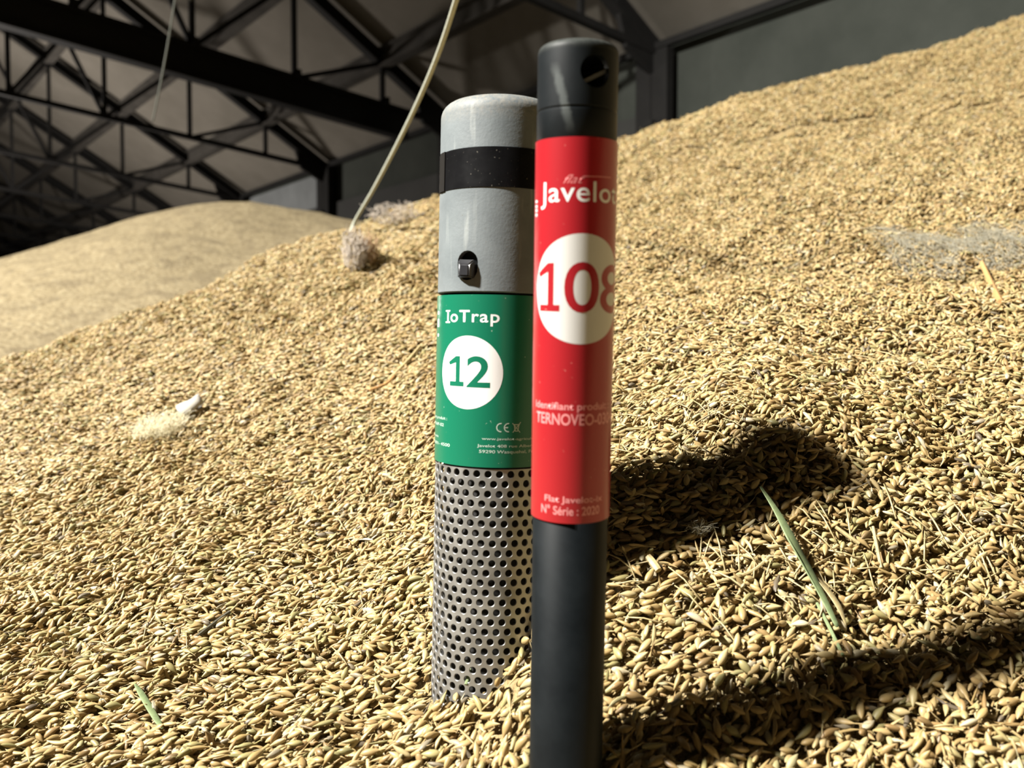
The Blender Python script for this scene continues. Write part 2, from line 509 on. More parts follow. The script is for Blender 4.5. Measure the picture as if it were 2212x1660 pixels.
def height(x, y):
    x = np.asarray(x, float); y = np.asarray(y, float)
    z = tps(x, y)
    amp = np.clip(np.hypot(x, y) / .6, .6, 2.2)
    z = z + amp * (.011 * vnoise(x, y, .13, 1) + .007 * vnoise(x, y, .055, 2) + .006 * vnoise(x, y, .024, 3) + .003 * vnoise(x, y, .012, 4))
    for bx, by, br, bh in BUMPS:
        z = z + bh * np.exp(-((x - bx) ** 2 + (y - by) ** 2) / (br * br))
    return np.maximum(z, .0)
def ground_at(px, py):
    """where the line of sight through a picture point meets the heap"""
    ds = np.geomspace(.2, 5, 900)
    o = np.array(CAM); v = np.array(at(px, py, 1.0) - CAM)
    P = o + ds[:, None] * v
    h = height(P[:, 0], P[:, 1])
    below = np.nonzero(P[:, 2] < h)[0]
    i = below[0] if len(below) else int(np.argmin(P[:, 2] - h))
    return Vector(P[i])

# ------------------------------------------------------------------ the two tubes: where they stand
def axis_frame(base, top):
    z = (top - base).normalized()
    v = (CAM - base); v = v - z * v.dot(z)
    y = -v.normalized()                        # local -Y looks at the camera
    x = y.cross(z).normalized()
    m = Matrix((x, y, z)).transposed()
    return m
def make_frame(bpx, bpy_, bd, tpx, tpy, td):
    b, t = at(bpx, bpy_, bd), at(tpx, tpy, td)
    return b, t, axis_frame(b, t)
RG = .030
dg = F * RG / 128.5
gb, gt, gm = make_frame(1057, 1470, dg * 1.02, 1085, 190, dg * .985)
RR = .0155
dr = F * RR / 86.0
rb, rt, rm = make_frame(1221, 1700, dr * 1.055, 1250, 70, dr * .955)
def z_of(base, m, R, py, th=0.0):
    """height along the tube whose surface point at angle th is seen at picture row py"""
    lo, hi = -.1, .5
    for _ in range(50):
        mid = (lo + hi) / 2
        p = base + m @ Vector((R * math.sin(th), -R * math.cos(th), mid))
        y = proj([p])[1][0]
        if y > py: lo = mid
        else: hi = mid
    return (lo + hi) / 2
ZG = lambda py: z_of(gb, gm, RG, py)
ZR = lambda py: z_of(rb, rm, RR, py)
TOP_G, TOP_R = ZG(194), ZR(76)
BUMPS.append((0.012, .395, .022, .010))
BUMPS.append((-.045, .425, .016, -.007))
for bx_, by_, r_b, h_b in ((1350, 575, .022, -.012), (1430, 572, .03, -.013), (1530, 575, .028, -.013), (1640, 562, .03, -.012), (1760, 570, .03, -.012), (1900, 585, .03, -.013),
                           (2040, 590, .028, -.012), (2170, 575, .03, -.012), (1420, 540, .03, .008), (1700, 530, .04, .008), (2000, 550, .04, .008),
                           (900, 560, .03, -.012), (800, 610, .03, -.010), (620, 650, .04, -.010), (860, 850, .022, -.010), (560, 1130, .03, -.009), (200, 1330, .03, -.008),
                           (1600, 905, .016, .006), (1540, 960, .016, -.008), (1900, 1340, .02, -.008), (2150, 1180, .025, .008)):
    g_ = ground_at(bx_, by_)
    BUMPS.append((g_.x, g_.y, r_b * max(1.0, g_.y / .6), h_b * max(1.0, g_.y / .8)))
gl, rl = np.array(gb), np.array(rb)

# ------------------------------------------------------------------ grain shapes
def grain_mesh(name, L=.0092, wdt=.0030, thk=.0023, tip=1.0, awn=0.0, bend=0.0, crease=.25, seed=0):
    r = random.Random(seed)
    ns, nr = 9, 8
    V, Fc = [], []
    for i in range(ns + 1):
        u = i / ns
        prof = math.sin(math.pi * (u ** (0.82))) ** .72
        prof = max(prof, .0)
        prof *= (1 - .35 * tip * max(0, u - .55) / .45)
        zc = (u - .5) * L
        xb = bend * math.sin(math.pi * u)
        for k in range(nr):
            a = 2 * math.pi * k / nr
            cx, cy = math.cos(a), math.sin(a)
            rr = 1 - crease * max(0, -cy) ** 4
            V.append(Vector((cx * wdt / 2 * prof * rr + xb, cy * thk / 2 * prof * rr, zc)))
    for i in range(ns):
        for k in range(nr):
            Fc.append((i * nr + k, i * nr + (k + 1) % nr, (i + 1) * nr + (k + 1) % nr, (i + 1) * nr + k))
    if awn > 0:
        b0 = Vector((bend * .2, 0, L * .42))
        tv, tf = tube_data([b0, b0 + Vector((awn * .06, awn * .02, awn * .5)), b0 + Vector((awn * .16, awn * .08, awn))], [.00032, .00022, .00008], 4)
        o = len(V); V += tv; Fc += [tuple(i + o for i in f) for f in tf]
    me = bpy.data.meshes.new(name)
    me.from_pydata([tuple(v) for v in V], [], Fc)
    me.materials.append(M_GRAIN)
    me.shade_smooth(); me.update()
    return me
VAR = [grain_mesh('barley_grain', L=.0090, wdt=.0034, thk=.0026, seed=1),
       grain_mesh('barley_grain', L=.0082, wdt=.0037, thk=.0028, tip=.7, seed=2),
       grain_mesh('barley_grain', L=.0098, wdt=.0031, thk=.0023, tip=1.2, bend=.0006, seed=3),
       grain_mesh('barley_grain', L=.0086, wdt=.0035, thk=.0024, bend=-.0005, seed=4),
       grain_mesh('barley_grain', L=.0104, wdt=.0028, thk=.0020, tip=1.3, bend=.0008, seed=5),
       grain_mesh('barley_grain', L=.0092, wdt=.0032, thk=.0024, awn=.007, seed=6),
       grain_mesh('barley_grain', L=.0120, wdt=.0021, thk=.0012, tip=1.4, bend=.0010, seed=7),
       grain_mesh('barley_grain', L=.0070, wdt=.0035, thk=.0028, tip=.4, seed=8)]
VARW = np.array([.22, .17, .15, .13, .10, .08, .09, .06])

# ------------------------------------------------------------------ scatter the grains
def inside_tube(P, base, m, R):
    q = (P - np.array(base)) @ np.array(m)
    return np.hypot(q[:, 0], q[:, 1]) < R
def scatter(dmin, dmax, dens, scl, layers):
    xm = dmax * .95
    area = 2 * xm * (dmax - .12)
    N = int(area * dens)
    x = rng.uniform(-xm, xm, N); y = rng.uniform(.12, dmax, N)
    keep = np.abs(x) < .82 * y + .06
    x, y = x[keep], y[keep]
    z = tps(x, y) if len(x) else x
    px, py, d = proj(np.stack([x, y, z], 1))
    keep = (d >= dmin) & (d < dmax) & (px > -340) & (px < W + 340) & (py < H + 160) & (py > -120)
    x, y = x[keep], y[keep]
    z = height(x, y)
    e = .004
    gx = (height(x + e, y) - height(x - e, y)) / (2 * e)
    gy = (height(x, y + e) - height(x, y - e)) / (2 * e)
    nrm = np.stack([-gx, -gy, np.ones_like(gx)], 1)
    nrm /= np.linalg.norm(nrm, axis=1)[:, None]
    # drop what faces well away from the lens (behind the ridge)
    v = np.array(CAM) - np.stack([x, y, z], 1)
    facing = (v * nrm).sum(1) / np.linalg.norm(v, axis=1)
    k = facing > -.12
    x, y, z, nrm = x[k], y[k], z[k], nrm[k]
    off = rng.uniform(-.0048, .0021, len(x)) * scl
    P = np.stack([x, y, z], 1) + nrm * off[:, None]
    return P, nrm, off / scl, np.full(len(x), scl)
sets = [scatter(.15, 1.1, 132000, 1.0, 2), scatter(1.1, 1.9, 105000, 1.04, 2), scatter(1.9, 3.6, 80000, 1.18, 2)]
P = np.concatenate([s[0] for s in sets]); NRM = np.concatenate([s[1] for s in sets])
OFF = np.concatenate([s[2] for s in sets]); SCL = np.concatenate([s[3] for s in sets])
ok = ~inside_tube(P, gb, gm, RG + .0012) & ~inside_tube(P, rb, rm, RR + .0012)
P, NRM, OFF, SCL = P[ok], NRM[ok], OFF[ok], SCL[ok]
NP = len(P)
print('grains', NP)
# direction: grains that slid down lie along the slope in patches, the rest any way
patch = vnoise(P[:, 0], P[:, 1], .12, 9) + .5
yaw_b = math.radians(25) + 1.3 * (vnoise(P[:, 0], P[:, 1], .16, 12))
left = np.clip((.15 - P[:, 0]) / .35, 0, 1)
spread = np.where(rng.random(NP) < .30 + .45 * left, .38, math.pi / 2)
yaw = yaw_b + rng.normal(0, 1, NP).clip(-2, 2) * spread
yaw += np.where(rng.random(NP) < .5, math.pi, 0)
tilt = rng.normal(0, .30, NP)
steep = rng.random(NP) < .07
tilt = np.where(steep, rng.normal(0, .7, NP), tilt)
dirv = np.stack([np.cos(yaw), np.sin(yaw), np.zeros(NP)], 1)
dirv -= NRM * (dirv * NRM).sum(1)[:, None]
dirv /= np.linalg.norm(dirv, axis=1)[:, None]
zl = dirv * np.cos(tilt)[:, None] + NRM * np.sin(tilt)[:, None]
side = np.cross(NRM, dirv)
up_ = np.cross(zl, side)
roll = rng.uniform(0, 2 * math.pi, NP) * (rng.random(NP) < .5) + rng.normal(0, .5, NP)
xl = side * np.cos(roll)[:, None] + up_ * np.sin(roll)[:, None]
yl = np.cross(zl, xl)
ROT = np.stack([xl, yl, zl], 2)                 # columns = local axes
# euler XYZ from matrices
ey = -np.arcsin(np.clip(ROT[:, 2, 0], -1, 1))
ex = np.arctan2(ROT[:, 2, 1], ROT[:, 2, 2])
ez = np.arctan2(ROT[:, 1, 0], ROT[:, 0, 0])
EUL = np.stack([ex, ey, ez], 1)
SIZ = SCL * rng.uniform(.84, 1.14, NP)
VI = rng.choice(len(VAR), NP, p=VARW)

# the 300 that show largest: the nearest ones on top, inside the picture
px, py, d = proj(P)
inpic = (px > 10) & (px < W - 10) & (py > 1180) & (py < H - 8) & (OFF > .0007)
px_t = (px > 1130) & (px < 1325)
cand = np.nonzero(inpic & ~px_t)[0]
cand = cand[np.argsort(d[cand] / SIZ[cand])]
chosen = []
cell = {}
for i in cand:
    c = (int(P[i, 0] / .0042), int(P[i, 1] / .0042))
    if any((c[0] + a, c[1] + b) in cell for a in (-1, 0, 1) for b in (-1, 0, 1)): continue
    cell[c] = 1; chosen.append(i)
    if len(chosen) >= 300: break
mask = np.ones(NP, bool); mask[chosen] = False
proto = {}
for i in chosen:
    v = int(VI[i])
    o = bpy.data.objects.new('barley_grain', VAR[v])
    COL.objects.link(o)
    o.location = P[i] + NRM[i] * .0008; o.rotation_euler = EUL[i]; o.scale = (SIZ[i],) * 3
    kd = ['plump pointed', 'short broad', 'long slightly bent', 'plump curved', 'slender bent', 'long-bristled', 'thin flat husk-like', 'small round-ended'][v]
    wh = ('at the bottom left corner of the heap' if px[i] < 420 else 'at the bottom left of the black tube' if px[i] < 1150 else
          'at the bottom just right of the black tube' if px[i] < 1700 else 'at the bottom right corner of the heap')
    tag(o, kd + ' barley grain ' + wh, 'grain', 'nearest barley grains ' + wh)
    proto.setdefault(v, o)
for v in range(len(VAR)):
    if v not in proto: raise RuntimeError('variant %d not shown' % v)

# heap object: surface + the rest of the grains
gx_ = np.concatenate([np.linspace(-6, -2.0, 12), np.linspace(-1.9, 3.3, 260), np.linspace(3.5, 5.5, 8)])
gy_ = np.concatenate([np.linspace(-4, -.2, 10), np.linspace(-.1, .1, 8), np.geomspace(.12, 5.0, 240), np.linspace(5.2, 7, 6)])
GX, GY = np.meshgrid(gx_, gy_)
GZ = height(GX.ravel(), GY.ravel()) - .008
far = np.hypot(np.maximum(np.abs(GX.ravel() - .6) - 2.9, 0), np.maximum(np.maximum(-.3 - GY.ravel(), GY.ravel() - 4.2), 0))
GZ = np.maximum(GZ - .55 * far, -.05)
def inside_barn(x, y):
    t = (x - P0.x) * nI.x + (y - P0.y) * nI.y
    k = np.maximum(.12 - t, 0)
    return x + nI.x * k, y + nI.y * k
hx, hy = inside_barn(GX.ravel(), GY.ravel())
GV = np.stack([hx, hy, GZ], 1)
nx, ny = len(gx_), len(gy_)
ii = np.arange(nx * ny).reshape(ny, nx)
GF = np.stack([ii[:-1, :-1], ii[:-1, 1:], ii[1:, 1:], ii[1:, :-1]], -1).reshape(-1, 4)
PM = P[mask]
me = bpy.data.meshes.new('grain_heap')
nv = len(GV) + len(PM)
me.vertices.add(nv)
me.vertices.foreach_set('co', np.concatenate([GV, PM]).astype(np.float32).ravel())
me.loops.add(GF.size); me.loops.foreach_set('vertex_index', GF.ravel().astype(np.int32))
me.polygons.add(len(GF)); me.polygons.foreach_set('loop_start', (np.arange(len(GF)) * 4).astype(np.int32))
me.update(calc_edges=True)
me.materials.append(M_HEAP)
me.shade_smooth()
def attr(name, ty, data, prop):
    a = me.attributes.new(name, ty, 'POINT'); a.data.foreach_set(prop, data.ravel())
pad = lambda arr, w: np.concatenate([np.zeros((len(GV), w)), arr.reshape(-1, w)]).astype(np.float32)
attr('is_grain', 'BOOLEAN', np.concatenate([np.zeros(len(GV), bool), np.ones(len(PM), bool)]), 'value')
attr('grain_rot', 'FLOAT_VECTOR', pad(EUL[mask], 3), 'vector')
attr('grain_size', 'FLOAT', pad(SIZ[mask], 1), 'value')
attr('grain_kind', 'INT', np.concatenate([np.zeros(len(GV), np.int32), VI[mask].astype(np.int32)]), 'value')
heap = link(bpy.data.objects.new('grain_heap', me))
tag(heap, 'golden barley heap sloping up to the right around both tubes', 'grain', kind='stuff')
ng = bpy.data.node_groups.new('spread_grains', 'GeometryNodeTree')
ng.interface.new_socket('Geometry', in_out='INPUT', socket_type='NodeSocketGeometry')
ng.interface.new_socket('Geometry', in_out='OUTPUT', socket_type='NodeSocketGeometry')
gi, go = ng.nodes.new('NodeGroupInput'), ng.nodes.new('NodeGroupOutput')
def named(nm, ty):
    n = ng.nodes.new('GeometryNodeInputNamedAttribute'); n.data_type = ty; n.inputs['Name'].default_value = nm
    return n.outputs['Attribute']
sepg = ng.nodes.new('GeometryNodeSeparateGeometry'); sepg.domain = 'POINT'
ng.links.new(gi.outputs[0], sepg.inputs['Geometry']); ng.links.new(named('is_grain', 'BOOLEAN'), sepg.inputs['Selection'])
inst = ng.nodes.new('GeometryNodeInstanceOnPoints')
ng.links.new(sepg.outputs['Selection'], inst.inputs['Points'])
jn = ng.nodes.new('GeometryNodeJoinGeometry')
for v in range(len(VAR)):
    oi = ng.nodes.new('GeometryNodeObjectInfo'); oi.transform_space = 'ORIGINAL'
    oi.inputs['Object'].default_value = proto[v]; oi.inputs['As Instance'].default_value = True
    ng.links.new(oi.outputs['Geometry'], jn.inputs[0])
ng.links.new(jn.outputs[0], inst.inputs['Instance'])
inst.inputs['Pick Instance'].default_value = True
ng.links.new(named('grain_kind', 'INT'), inst.inputs['Instance Index'])
e2r = ng.nodes.new('FunctionNodeEulerToRotation')
ng.links.new(named('grain_rot', 'FLOAT_VECTOR'), e2r.inputs[0])
ng.links.new(e2r.outputs[0], inst.inputs['Rotation'])
ng.links.new(named('grain_size', 'FLOAT'), inst.inputs['Scale'])
j2 = ng.nodes.new('GeometryNodeJoinGeometry')
ng.links.new(sepg.outputs['Inverted'], j2.inputs[0]); ng.links.new(inst.outputs[0], j2.inputs[0])
ng.links.new(j2.outputs[0], go.inputs[0])
md = heap.modifiers.new('spread_grains', 'NODES'); md.node_group = ng

# ------------------------------------------------------------------ the far heap
FD = 5.4
SK = [(-900, 830), (-500, 735), (-200, 652), (0, 591), (200, 529), (360, 476), (450, 451), (520, 441), (580, 444), (660, 462), (760, 474), (900, 490), (1100, 540), (1500, 640), (2000, 760)]
sx = np.array([at(p, q, FD).x for p, q in SK]); sz = np.array([at(p, q, FD).z for p, q in SK])
fx = np.linspace(-9.5, 3.0, 210); fy = np.concatenate([np.linspace(-3.5, 2.1, 24), np.linspace(2.2, 10.5, 150)])
FX, FY = np.meshgrid(fx, fy)
crest = np.interp(FX.ravel(), sx, sz)
crest = (crest + np.interp(FX.ravel() - .12, sx, sz) + np.interp(FX.ravel() + .12, sx, sz)) / 3
yc = FD + .12 * (FX.ravel() + 1.7)
dy = FY.ravel() - yc
fall = np.sqrt(dy * dy + .25 ** 2) - .25
slope = np.where(dy < 0, .33, .5)
FZ = crest - slope * fall
FZ += .03 * vnoise(FX.ravel(), FY.ravel(), .3, 21) + .02 * vnoise(FX.ravel(), FY.ravel(), .1, 22)
FZ = np.maximum(FZ, np.where(FY.ravel() < FD, .28, -.02) + .05 * vnoise(FX.ravel(), FY.ravel(), .6, 23))
iF = np.arange(FX.size).reshape(FX.shape)
FFc = np.stack([iF[:-1, :-1], iF[:-1, 1:], iF[1:, 1:], iF[1:, :-1]], -1).reshape(-1, 4)
o = mesh_obj('distant_grain_heap', np.stack([*inside_barn(FX.ravel(), FY.ravel()), FZ], 1), FFc.tolist(), m_far_heap(), smooth=True)
tag(o, 'smooth tan grain heap further back on the left below the roof trusses', 'grain', kind='stuff')

# ------------------------------------------------------------------ lathe, wrapped print
def lathe(profile, n=96):
    """profile: list of (r, z) from bottom to top, open surface of revolution around local z"""
    V, Fc = [], []
    for r, z in profile:
        for k in range(n):
            a = 2 * math.pi * k / n
            V.append((r * math.sin(a), -r * math.cos(a), z))
    for i in range(len(profile) - 1):
        for k in range(n):
            Fc.append((i * n + k, i * n + (k + 1) % n, (i + 1) * n + (k + 1) % n, (i + 1) * n + k))
    return V, Fc
def wrap_pt(R, arc, z): return (R * math.sin(arc / R), -R * math.cos(arc / R), z)
def wrapped(name, bm, R, mat, parent, step=.0011):
    """a flat print in the x (arc) / y (height) plane laid onto a tube of radius R"""
    xs = [v.co.x for v in bm.verts]
    x = math.floor(min(xs) / step) * step + step
    while x < max(xs):
        bmesh.ops.bisect_plane(bm, geom=bm.verts[:] + bm.edges[:] + bm.faces[:], plane_co=(x, 0, 0), plane_no=(1, 0, 0), dist=1e-7)
        x += step
    for v in bm.verts: v.co = Vector(wrap_pt(R, v.co.x, v.co.y))
    bmesh.ops.recalc_face_normals(bm, faces=bm.faces[:])
    o = bm_obj(name, bm, mat, parent, smooth=True)
    return o
def text_bm(body, size, bold=0.0, shear=0.0, xscale=1.0, align='LEFT', spacing=1.0):
    c = bpy.data.curves.new('txt', 'FONT'); c.body = body; c.size = size; c.offset = bold; c.shear = shear
    c.align_x = align; c.space_character = spacing; c.resolution_u = 6
    o = bpy.data.objects.new('txt', c); COL.objects.link(o)
    dg_ = bpy.context.evaluated_depsgraph_get(); dg_.update()
    m = bpy.data.meshes.new_from_object(o.evaluated_get(dg_))
    bm = bmesh.new(); bm.from_mesh(m)
    bpy.data.objects.remove(o); bpy.data.curves.remove(c); bpy.data.meshes.remove(m)
    bmesh.ops.remove_doubles(bm, verts=bm.verts[:], dist=1e-7)
    for v in bm.verts: v.co.x *= xscale; v.co.z = 0
    return bm
def fit(bm, x0, x1, y0, y1):
    """stretch a flat print into a given box"""
    xs = [v.co.x for v in bm.verts]; ys = [v.co.y for v in bm.verts]
    a, b, c, d_ = min(xs), max(xs), min(ys), max(ys)
    for v in bm.verts:
        v.co.x = x0 + (v.co.x - a) / (b - a) * (x1 - x0)
        v.co.y = y0 + (v.co.y - c) / (d_ - c) * (y1 - y0)
    return bm
def disc_bm(cx, cy, r, n=64):
    bm = bmesh.new()
    bmesh.ops.create_circle(bm, cap_ends=True, segments=n, radius=r, matrix=Matrix.Translation((cx, cy, 0)))
    return bm
def rects_bm(rs):
    bm = bmesh.new()
    for x0, y0, x1, y1 in rs:
        bm.faces.new([bm.verts.new(p) for p in ((x0, y0, 0), (x1, y0, 0), (x1, y1, 0), (x0, y1, 0))])
    return bm
def merge(*bms):
    a = bmesh.new()
    for b in bms:
        m = bpy.data.meshes.new('t'); b.to_mesh(m); b.free(); a.from_mesh(m); bpy.data.meshes.remove(m)
    return a
def one_bm(x0, x1, y0, y1, tk):
    # a digit one with a foot bar and an angled flag
    w, h = x1 - x0, y1 - y0
    sx = x0 + w * .62
    bm = bmesh.new()
    for poly in ([(x0 + w * .08, y0), (x1, y0), (x1, y0 + tk * .92), (x0 + w * .08, y0 + tk * .92)],
                 [(sx - tk / 2, y0 + tk * .92), (sx + tk / 2, y0 + tk * .92), (sx + tk / 2, y1), (sx - tk / 2, y1 - tk * .02)],
                 [(sx - tk / 2, y1), (sx - tk / 2, y1 - tk * 1.25), (x0 + tk * .25, y1 - h * .28 - tk * .1), (x0 - tk * .1, y1 - h * .21)]):
        bm.faces.new([bm.verts.new((px_, py_, 0)) for px_, py_ in poly])
    return bm
M_WHITE = m_label('white_print', (.60, .60, .59), (.38, .35, .29))
M_WHITE_RED = m_label('ivory_print', (.46, .455, .44), (.33, .31, .26))
M_WHITE_FADED = plain('faded_white_print', (.55, .20, .20), .4)
M_WHITE_GREEN = plain('fine_white_print', (.36, .45, .39), .4)
M_GREEN = m_label('green_label', (.005, .112, .060), (.5, .6, .5), .28)
M_RED = m_label('red_label', (.255, .0095, .014), (.8, .5, .4), .30)
M_BLACKIN = plain('dark_void', (.010, .009, .008), .8)

# ------------------------------------------------------------------ grey trap with green label
trap = empty('insect_trap', gb)
trap.rotation_euler = gm.to_euler()
tag(trap, 'thick grey tube with green label numbered 12 and perforated steel foot, standing in the grain', 'trap')
zt0, zt1 = ZG(404), ZG(316)
zl0, zl1 = ZG(1011), ZG(637)
zb = ZG(632)
# upper tube with a keyhole slot
cr = .0075
prof = [(RG - .0006, zb), (RG, zb + .0006), (RG, (zb + TOP_G) / 2), (RG, TOP_G - cr)]
for i in range(1, 8):
    a = math.pi / 2 * i / 7
    prof.append((RG - cr * (1 - math.cos(a)) if False else RG - cr + cr * math.cos(a), TOP_G - cr + cr * math.sin(a)))
prof += [(RG * .4, TOP_G + .0004), (.0005, TOP_G + .0005)]
inner = [(.0005, TOP_G - .003), (RG - .0035, TOP_G - .006), (RG - .0032, zb), (RG - .0006, zb)]
V, Fc = lathe(prof + inner, 128)
body = mesh_obj('upper_tube', V, Fc, m_grey_pvc(), trap, smooth=True)
# slot cutter
th_s = math.asin((1014 - 1077) / 128.0)
zs_t, zs_b = ZG(541), ZG(606)
def cutter(R0, R1, th, z0, z1, w):
    bm = bmesh.new()
    n = 20
    ring = []
    for k in range(n):
        a = 2 * math.pi * k / n
        x = w * math.cos(a); z = w * math.sin(a)
        z = z + (z1 - w if math.sin(a) >= 0 else z0 + w)
        ring.append((x, z))
    lo, hi = [], []
    c, s = math.cos(th), math.sin(th)
    for x, z in ring:
        for R, acc in ((R0, lo), (R1, hi)):
            acc.append(bm.verts.new((R * s + x * c, -R * c + x * s, z)))
    for k in range(n):
        bm.faces.new((lo[k], lo[(k + 1) % n], hi[(k + 1) % n], hi[k]))
    bm.faces.new(lo); bm.faces.new(hi[::-1])
    bmesh.ops.recalc_face_normals(bm, faces=bm.faces[:])
    return bm
def cut(o, bm):
    c = bm_obj('cutter', bm)
    c.parent = o.parent
    md = o.modifiers.new('cut', 'BOOLEAN'); md.object = c; md.operation = 'DIFFERENCE'; md.solver = 'EXACT'
    bpy.context.view_layer.update()
    dg_ = bpy.context.evaluated_depsgraph_get()
    m = bpy.data.meshes.new_from_object(o.evaluated_get(dg_))
    o.modifiers.clear(); o.data = m
    bpy.data.objects.remove(c)
cut(body, cutter(RG - .012, RG + .01, th_s, zs_b, zs_t, .0056))
def sharp(o, deg=35):
    me_ = o.data
    me_.shade_smooth()
    try: me_.set_sharp_from_angle(angle=math.radians(deg))
    except Exception: pass
sharp(body)
# added dark insert: keeps light out so slot and holes look dark
V, Fc = lathe([(.0005, -.03), (RG - .0052, -.03), (RG - .0052, TOP_G - .012), (.0005, TOP_G - .012)], 64)
core = mesh_obj('dark_insert', V, Fc, M_BLACKIN, trap, smooth=True); sharp(core)
# tape band
V, Fc = lathe([(RG, zt0), (RG + .00035, zt0 + .0001), (RG + .00035, zt1 - .0001), (RG, zt1)], 128)
tape = mesh_obj('tape_band', V, Fc, m_tape(), trap, smooth=True); sharp(tape)
tape['label'] = 'glossy black adhesive tape'
bm = bmesh.new()
th0, th1 = math.radians(-73), math.radians(-61)
nseg = 5
ringv = []
for i in range(nseg + 1):
    th = th0 + (th1 - th0) * i / nseg
    ringv.append([bm.verts.new(((RG + q) * math.sin(th), -(RG + q) * math.cos(th), z)) for q, z in ((.0004, zt0 - .0003), (.0008, zt0), (.0008, zt1), (.0004, zt1))])
for i in range(nseg):
    for k in range(3): bm.faces.new((ringv[i][k], ringv[i + 1][k], ringv[i + 1][k + 1], ringv[i][k + 1]))
bm.faces.new(ringv[0][::-1]); bm.faces.new(ringv[-1])
bm_obj('tape_end', bm, plain('dull_tape_underside', (.010, .009, .008), .85, spec=.08), tape)
# latch knob inside the slot
c_, s_ = math.cos(th_s), math.sin(th_s)
def slot_pt(r, x, z): return Vector((r * s_ + x * c_, -r * c_ + x * s_, z))
zm = (zs_t + zs_b) / 2
bm = bmesh.new()
sect = [(-.0048, zs_b + .0010), (.0044, zs_b + .0008), (.0048, zm + .0024), (-.0046, zm + .0028)]
lo = [bm.verts.new(slot_pt(RG - .006, x, z)) for x, z in sect]
hi = [bm.verts.new(slot_pt(RG + .0012, x * .92, z * 1.0)) for x, z in sect]
hi2 = [bm.verts.new(slot_pt(RG + .0038, x * .55 + .0006, zm - .004 + (z - zm + .004) * .62)) for x, z in sect]
for a, b in ((lo, hi), (hi, hi2)):
    for k in range(4): bm.faces.new((a[k], a[(k + 1) % 4], b[(k + 1) % 4], b[k]))
bm.faces.new(lo[::-1]); bm.faces.new(hi2)
bmesh.ops.bevel(bm, geom=bm.edges[:], offset=.0005, segments=2, affect='EDGES')
bmesh.ops.recalc_face_normals(bm, faces=bm.faces[:])
lt = bm_obj('latch', bm, plain('black_latch', (.014, .014, .016), .3), trap, smooth=True); sharp(lt, 40)
lt['label'] = 'black latch set in an upright slot'
# green label
V, Fc = lathe([(RG - .0002, zl0), (RG + .0002, zl0), (RG + .0002, zl1), (RG - .0002, zl1)], 128)
glab = mesh_obj('printed_label', V, Fc, M_GREEN, trap, smooth=True); sharp(glab)
glab['label'] = 'green wrap-around label'
px2m = RG / 128.5                                  # metres per picture pixel on the tube front
def arcG(px, py):
    ax = 1085 + (1057 - 1085) * (py - 190) / 1280.0
    return RG * math.asin(max(-.995, min(.995, (px - ax) / 128.5)))
RL = RG + .00024
cx = (arcG(958, 806) + arcG(1090, 806)) / 2
zc = ZG(807)
rdisc = (ZG(727) - ZG(887)) / 2
wrapped('number_disc', disc_bm(cx, zc, rdisc), RL, M_WHITE, glab)
b1 = one_bm(arcG(975, 806), arcG(1006, 806), ZG(838), ZG(772), 10.5 * px2m)
b2 = fit(text_bm('2', .02, bold=.00028), arcG(1012, 806), arcG(1060, 806), ZG(839), ZG(771))
wrapped('numeral', merge(b1, b2), RL + .00004, M_GREEN, glab)
xs0, xs1 = arcG(968, 690), arcG(1079, 690)
w_ = xs1 - xs0
tb = fit(text_bm('IoTrap', .02, bold=.00028, spacing=1.12), xs0 + .0013, xs1, ZG(706), ZG(671))
wrapped('lettering', merge(tb, rects_bm([(xs0, ZG(699.5), xs0 + .0036, ZG(696)), (xs0, ZG(674.5), xs0 + .0036, ZG(671))])), RL, M_WHITE, glab)
wrapped('side_lettering', fit(text_bm('Javelot', .01, bold=.0008), 0, 1, 0, 1) if False else rects_bm([(arcG(949.0, 690), ZG(680), arcG(952.5, 690), ZG(672)), (arcG(948.6, 700), ZG(708), arcG(952.6, 700), ZG(690)), (arcG(948.4, 725), ZG(730), arcG(951.8, 725), ZG(723))]), RL, M_WHITE, glab)
# CE mark, bin mark and small print
def cring(cx, cy, r, tk, a0, a1, n=14):
    bm = bmesh.new(); A, B = [], []
    for i in range(n + 1):
        a = math.radians(a0 + (a1 - a0) * i / n)
        A.append(bm.verts.new((cx + r * math.cos(a), cy + r * math.sin(a), 0))); B.append(bm.verts.new((cx + (r - tk) * math.cos(a), cy + (r - tk) * math.sin(a), 0)))
    for i in range(n): bm.faces.new((A[i], A[i + 1], B[i + 1], B[i]))
    return bm
p_ = px2m
ccx, ccz = arcG(1081, 925), ZG(924)
ce = merge(cring(ccx, ccz, 9.5 * p_, 2.4 * p_, 80, 280), cring(ccx + 15.5 * p_, ccz, 9.5 * p_, 2.4 * p_, 80, 280),
           rects_bm([(ccx + 8 * p_, ccz - 1.2 * p_, ccx + 15 * p_, ccz + 1.2 * p_)]))
wrapped('conformity_mark', ce, RL, M_WHITE_GREEN, glab)
bx, bz = arcG(1113, 925), ZG(924)
def seg2(x0, y0, x1, y1, tk):
    d_ = Vector((x1 - x0, y1 - y0, 0)).normalized(); q = Vector((-d_.y, d_.x, 0)) * tk / 2
    bm = bmesh.new(); a, b = Vector((x0, y0, 0)), Vector((x1, y1, 0))
    bm.faces.new([bm.verts.new(v) for v in (a - q, b - q, b + q, a + q)])
    return bm
u = p_
